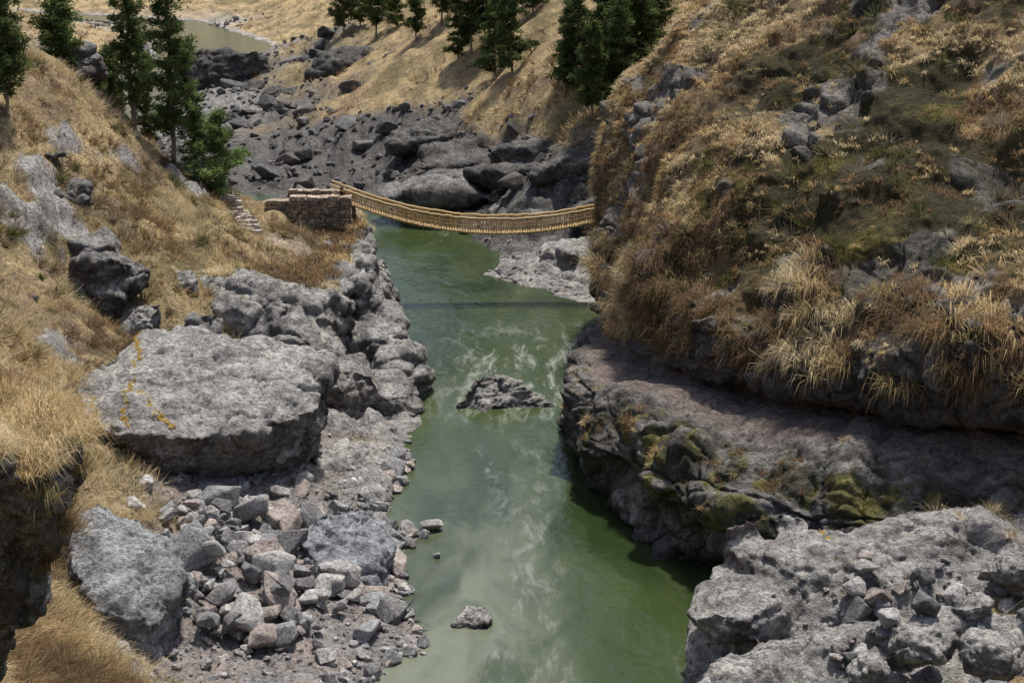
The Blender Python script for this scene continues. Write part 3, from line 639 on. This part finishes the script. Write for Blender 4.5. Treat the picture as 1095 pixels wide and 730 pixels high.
for off,sg in ((-.75,-1),(.75,1)):
    xx=xa
    while xx<xb:
        zr=catz(xx,8.75,6.45);zf=catz(xx,7.75,5.25)
        j=r.normal(0,.05)
        v,f=tube([[xx+j,by(xx,off),zr],[xx+r.normal(0,.03),by(xx,off*.86),(zr+zf)/2],[xx,by(xx,off*.6),zf]],.024+.012*r.random(),4);B.add(v,f,st*r.uniform(.75,1.2))
        v,f=tube([[xx,by(xx,off*1.0),zr],[xx+.32,by(xx+.32,off*.62),catz(xx+.32,7.75,5.25)]],.014,4);B.add(v,f,st*r.uniform(.7,1.1))
        if r.random()<.7:
            v,f=tube([[xx,by(xx,off*.62),zf],[xx+r.normal(0,.08),by(xx,off*.66),zf-r.uniform(.05,.3)]],np.array([.02,.006]),4);B.add(v,f,st*r.uniform(.7,1.1))
        xx+=.2
B.obj('rope_bridge',[M_straw])
# ------------------------------------------------------------------ masonry abutment
def jbox(c,s,r,j=.03):
    q=np.array([[-1,-1,-1],[1,-1,-1],[1,1,-1],[-1,1,-1],[-1,-1,1],[1,-1,1],[1,1,1],[-1,1,1]])*.5*np.array(s)
    return q+np.array(c)+r.normal(0,j,(8,3)), np.array([[0,3,2,1],[4,5,6,7],[0,1,5,4],[1,2,6,5],[2,3,7,6],[3,0,4,7]])
Ab=Acc(); r=np.random.default_rng(8)
def wall(x0,x1,y0,y1,z0,z1,cap=True):
    v,f=jbox(((x0+x1)/2,(y0+y1)/2,(z0+z1)/2),(x1-x0-.1,y1-y0-.1,z1-z0-.06),r,0);Ab.add(v,f,np.array([.10,.08,.06]))
    zz=z0
    while zz<z1-.05:
        hh=min(r.uniform(.16,.30),z1-zz)
        for (ax,p0,p1,fix) in (('x',x0,x1,y0),('x',x0,x1,y1),('y',y0,y1,x0),('y',y0,y1,x1)):
            t=p0
            while t<p1-.05:
                l=min(r.uniform(.2,.6),p1-t); c=(t+l/2,fix,zz+hh/2) if ax=='x' else (fix,t+l/2,zz+hh/2)
                s=(l*.94,.34+r.normal(0,.05),hh*.92) if ax=='x' else (.34+r.normal(0,.05),l*.94,hh*.92)
                v,f=jbox(c,s,r,.03); Ab.add(v,f,np.array([.36,.275,.20])*r.uniform(.6,1.25)); t+=l
        zz+=hh
    t=x0-.1
    while cap and t<x1+.05:
        l=r.uniform(.3,.8); l=min(l,x1+.15-t)
        v,f=jbox((t+l/2,(y0+y1)/2,z1+.05),(l*.95,y1-y0+.3,.12+r.uniform(0,.1)),r,.03); Ab.add(v,f,np.array([.46,.37,.27])*r.uniform(.8,1.2)); t+=l
wall(-16.6,-12.3,120.6,121.3,4.5,8.35); wall(-18.4,-16.5,120.7,121.3,4.5,8.05); wall(-17.2,-12.3,124.2,124.9,4.5,8.2); wall(-18.2,-12.9,121.3,124.2,4.5,7.6,False)
for yy in (121.7,123.9):
    v,f=tube([[-12.9,yy,7.0],[-12.9,yy,9.0]],.14,8);Ab.add(v,f,np.array([.22,.15,.09]))
for zz in (7.95,8.7):
    v,f=tube([[-12.85,121.2,zz],[-12.85,124.5,zz]],.12,8);Ab.add(v,f,np.array([.25,.17,.10]))
Ab.obj('stone_bridge_abutment',[M_stone],False)
St=Acc(); a=S(272,262,112.5); b=S(240,208,122)
ns=16
for i in range(ns):
    t=i/(ns-1); p=a*(1-t)+b*t; p[2]=max(gz(p[0],p[1])+.24,p[2]); 
    for k in (-1,0,1):
        v,f=jbox((p[0]+k*.46+r.normal(0,.04),p[1],p[2]-.15),(.46,.5,.4),r,.05);St.add(v,f,np.array([.48,.42,.35])*r.uniform(.65,1.2))
St.obj('stone_stairs',[M_stone],False)
# ------------------------------------------------------------------ straw trails on rocks
def trail(name,obj,pts,seed,n=120):
    bv=bvh_of(obj); P=[];Nl=[]; r=np.random.default_rng(seed)
    ts=np.linspace(0,len(pts)-1,n); q=np.array(pts)
    for t in ts:
        p=np.array([np.interp(t,range(len(pts)),q[:,k]) for k in range(3)])+r.normal(0,.07,3)
        loc,no,_,_=bv.find_nearest(Vector(p))
        if loc: P.append(loc);Nl.append(no)
    P=np.array(P);Nl=np.array(Nl)
    tufts(name,P+Nl*.02,Nl,r.uniform(.12,.26,len(P)),np.repeat(np.array([[.62,.45,.12]]),len(P),0),8,.05,droop=2,seed=seed)
trail('straw_strands',boulderA,SS((150,356,86),(146,375,82),(148,400,79),(135,430,76),(133,455,74),(130,480,76)),1,170)
trail('straw_strands',boulderA,SS((146,425,77),(165,440,75),(185,455,74)),2,60)
trail('straw_strands',boulderA,SS((98,425,77),(104,450,75),(110,475,75.5)),4,50)
trail('straw_strands',fr,SS((883,562,63.5),(886,585,61.5),(896,610,60)),3,70)
# ------------------------------------------------------------------ water
m,nt,b=nodes('river_water'); L=nt.links
geo=nt.nodes.new('ShaderNodeTexCoord').outputs['Object']
sep=nt.nodes.new('ShaderNodeSeparateXYZ'); L.new(geo,sep.inputs[0])
def maprange(src,a0,a1,b0=0.0,b1=1.0):
    q=nt.nodes.new('ShaderNodeMapRange'); q.interpolation_type='SMOOTHSTEP'; L.new(src,q.inputs[0])
    for k,vv in zip((1,2,3,4),(a0,a1,b0,b1)): q.inputs[k].default_value=vv
    return q.outputs[0]
def nz(sx,sy,sc_,det,rough,dist,loc=(0,0,0)):
    mp_=nt.nodes.new('ShaderNodeMapping'); mp_.inputs['Scale'].default_value=(sx,sy,1); mp_.inputs['Location'].default_value=loc; L.new(geo,mp_.inputs[0])
    q=N_(nt,'ShaderNodeTexNoise',Scale=sc_,Detail=det,Roughness=rough,Distortion=dist); L.new(mp_.outputs[0],q.inputs['Vector']); return q.outputs['Fac']
fl=nz(.30,.10,1.0,4.0,.6,.8)
big=nz(.10,.035,1.0,3.0,.5,.6,(3,9,0))
fine=nz(.9,.25,1.0,7.0,.74,.35,(7,3,0))
X=sep.outputs['X'];Y=sep.outputs['Y']
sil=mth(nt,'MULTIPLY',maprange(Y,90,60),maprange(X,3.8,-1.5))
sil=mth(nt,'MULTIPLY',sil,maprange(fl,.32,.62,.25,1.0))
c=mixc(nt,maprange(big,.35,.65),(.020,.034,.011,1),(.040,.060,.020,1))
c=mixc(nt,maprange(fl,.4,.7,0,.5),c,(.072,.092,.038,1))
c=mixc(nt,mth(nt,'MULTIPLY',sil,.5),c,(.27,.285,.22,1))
z1=mth(nt,'MULTIPLY',maprange(Y,90,96),maprange(Y,120,104)); z1=mth(nt,'MULTIPLY',z1,maprange(X,-7.0,-1.0))
thr=mth(nt,'ABSOLUTE',mth(nt,'SUBTRACT',X,mth(nt,'MULTIPLY',mth(nt,'SUBTRACT',fl,.45),9.0)))
z2=mth(nt,'MULTIPLY',maprange(thr,2.2,.2),maprange(Y,97,84,0,.5))
zone=mth(nt,'MAXIMUM',mth(nt,'MAXIMUM',z1,z2),mth(nt,'MULTIPLY',maprange(big,.58,.72),.35))
foam=mth(nt,'MULTIPLY',mth(nt,'MULTIPLY',maprange(fine,.47,.68),zone),.5)
c=mixc(nt,foam,c,(.54,.56,.50,1))
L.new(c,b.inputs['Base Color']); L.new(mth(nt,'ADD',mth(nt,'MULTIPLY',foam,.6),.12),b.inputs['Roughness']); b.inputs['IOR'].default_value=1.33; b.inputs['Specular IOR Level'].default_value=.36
w1=nz(1.0,.7,2.6,4.0,.65,.4); w2=nz(1.0,.6,.5,2.0,.5,.8)
hh=mth(nt,'ADD',mth(nt,'MULTIPLY',w1,.36),w2)
bp=N_(nt,'ShaderNodeBump',Strength=.5,Distance=.26); L.new(hh,bp.inputs['Height']); L.new(bp.outputs[0],b.inputs['Normal'])
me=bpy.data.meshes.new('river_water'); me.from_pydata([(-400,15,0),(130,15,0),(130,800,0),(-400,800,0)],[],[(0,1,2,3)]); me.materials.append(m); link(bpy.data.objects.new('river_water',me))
# ------------------------------------------------------------------ light, sky, camera
sd_=Vector((0.14,0.30,0.94)).normalized()
el=math.asin(sd_.z); az=math.atan2(sd_.x,sd_.y)
W=bpy.data.worlds.new('World'); scene.world=W; W.use_nodes=True; nt=W.node_tree
sk=nt.nodes.new('ShaderNodeTexSky'); sk.sky_type='NISHITA'; sk.sun_disc=False; sk.sun_elevation=el; sk.sun_rotation=az; sk.altitude=800; sk.dust_density=5.0; sk.ozone_density=.5
bg=nt.nodes['Background']; bg.inputs[1].default_value=.145; nt.links.new(sk.outputs[0],bg.inputs[0])
l=bpy.data.lights.new('sun','SUN'); l.energy=4.6; l.angle=math.radians(3.5); l.color=(1,.95,.88); lo=link(bpy.data.objects.new('sun',l)); lo.rotation_euler=sd_.to_track_quat('Z','Y').to_euler()
cam=bpy.data.cameras.new('camera'); cam.lens=36*FPX/1095; cam.sensor_width=36; cam.clip_end=6000; co_=link(bpy.data.objects.new('camera',cam)); co_.location=(0,0,CAMH); co_.rotation_euler=(math.radians(90)-TH,0,0); scene.camera=co_
scene.view_settings.view_transform='Standard'; scene.view_settings.look='None'; scene.view_settings.exposure=0
print('done',time.time()-T0)
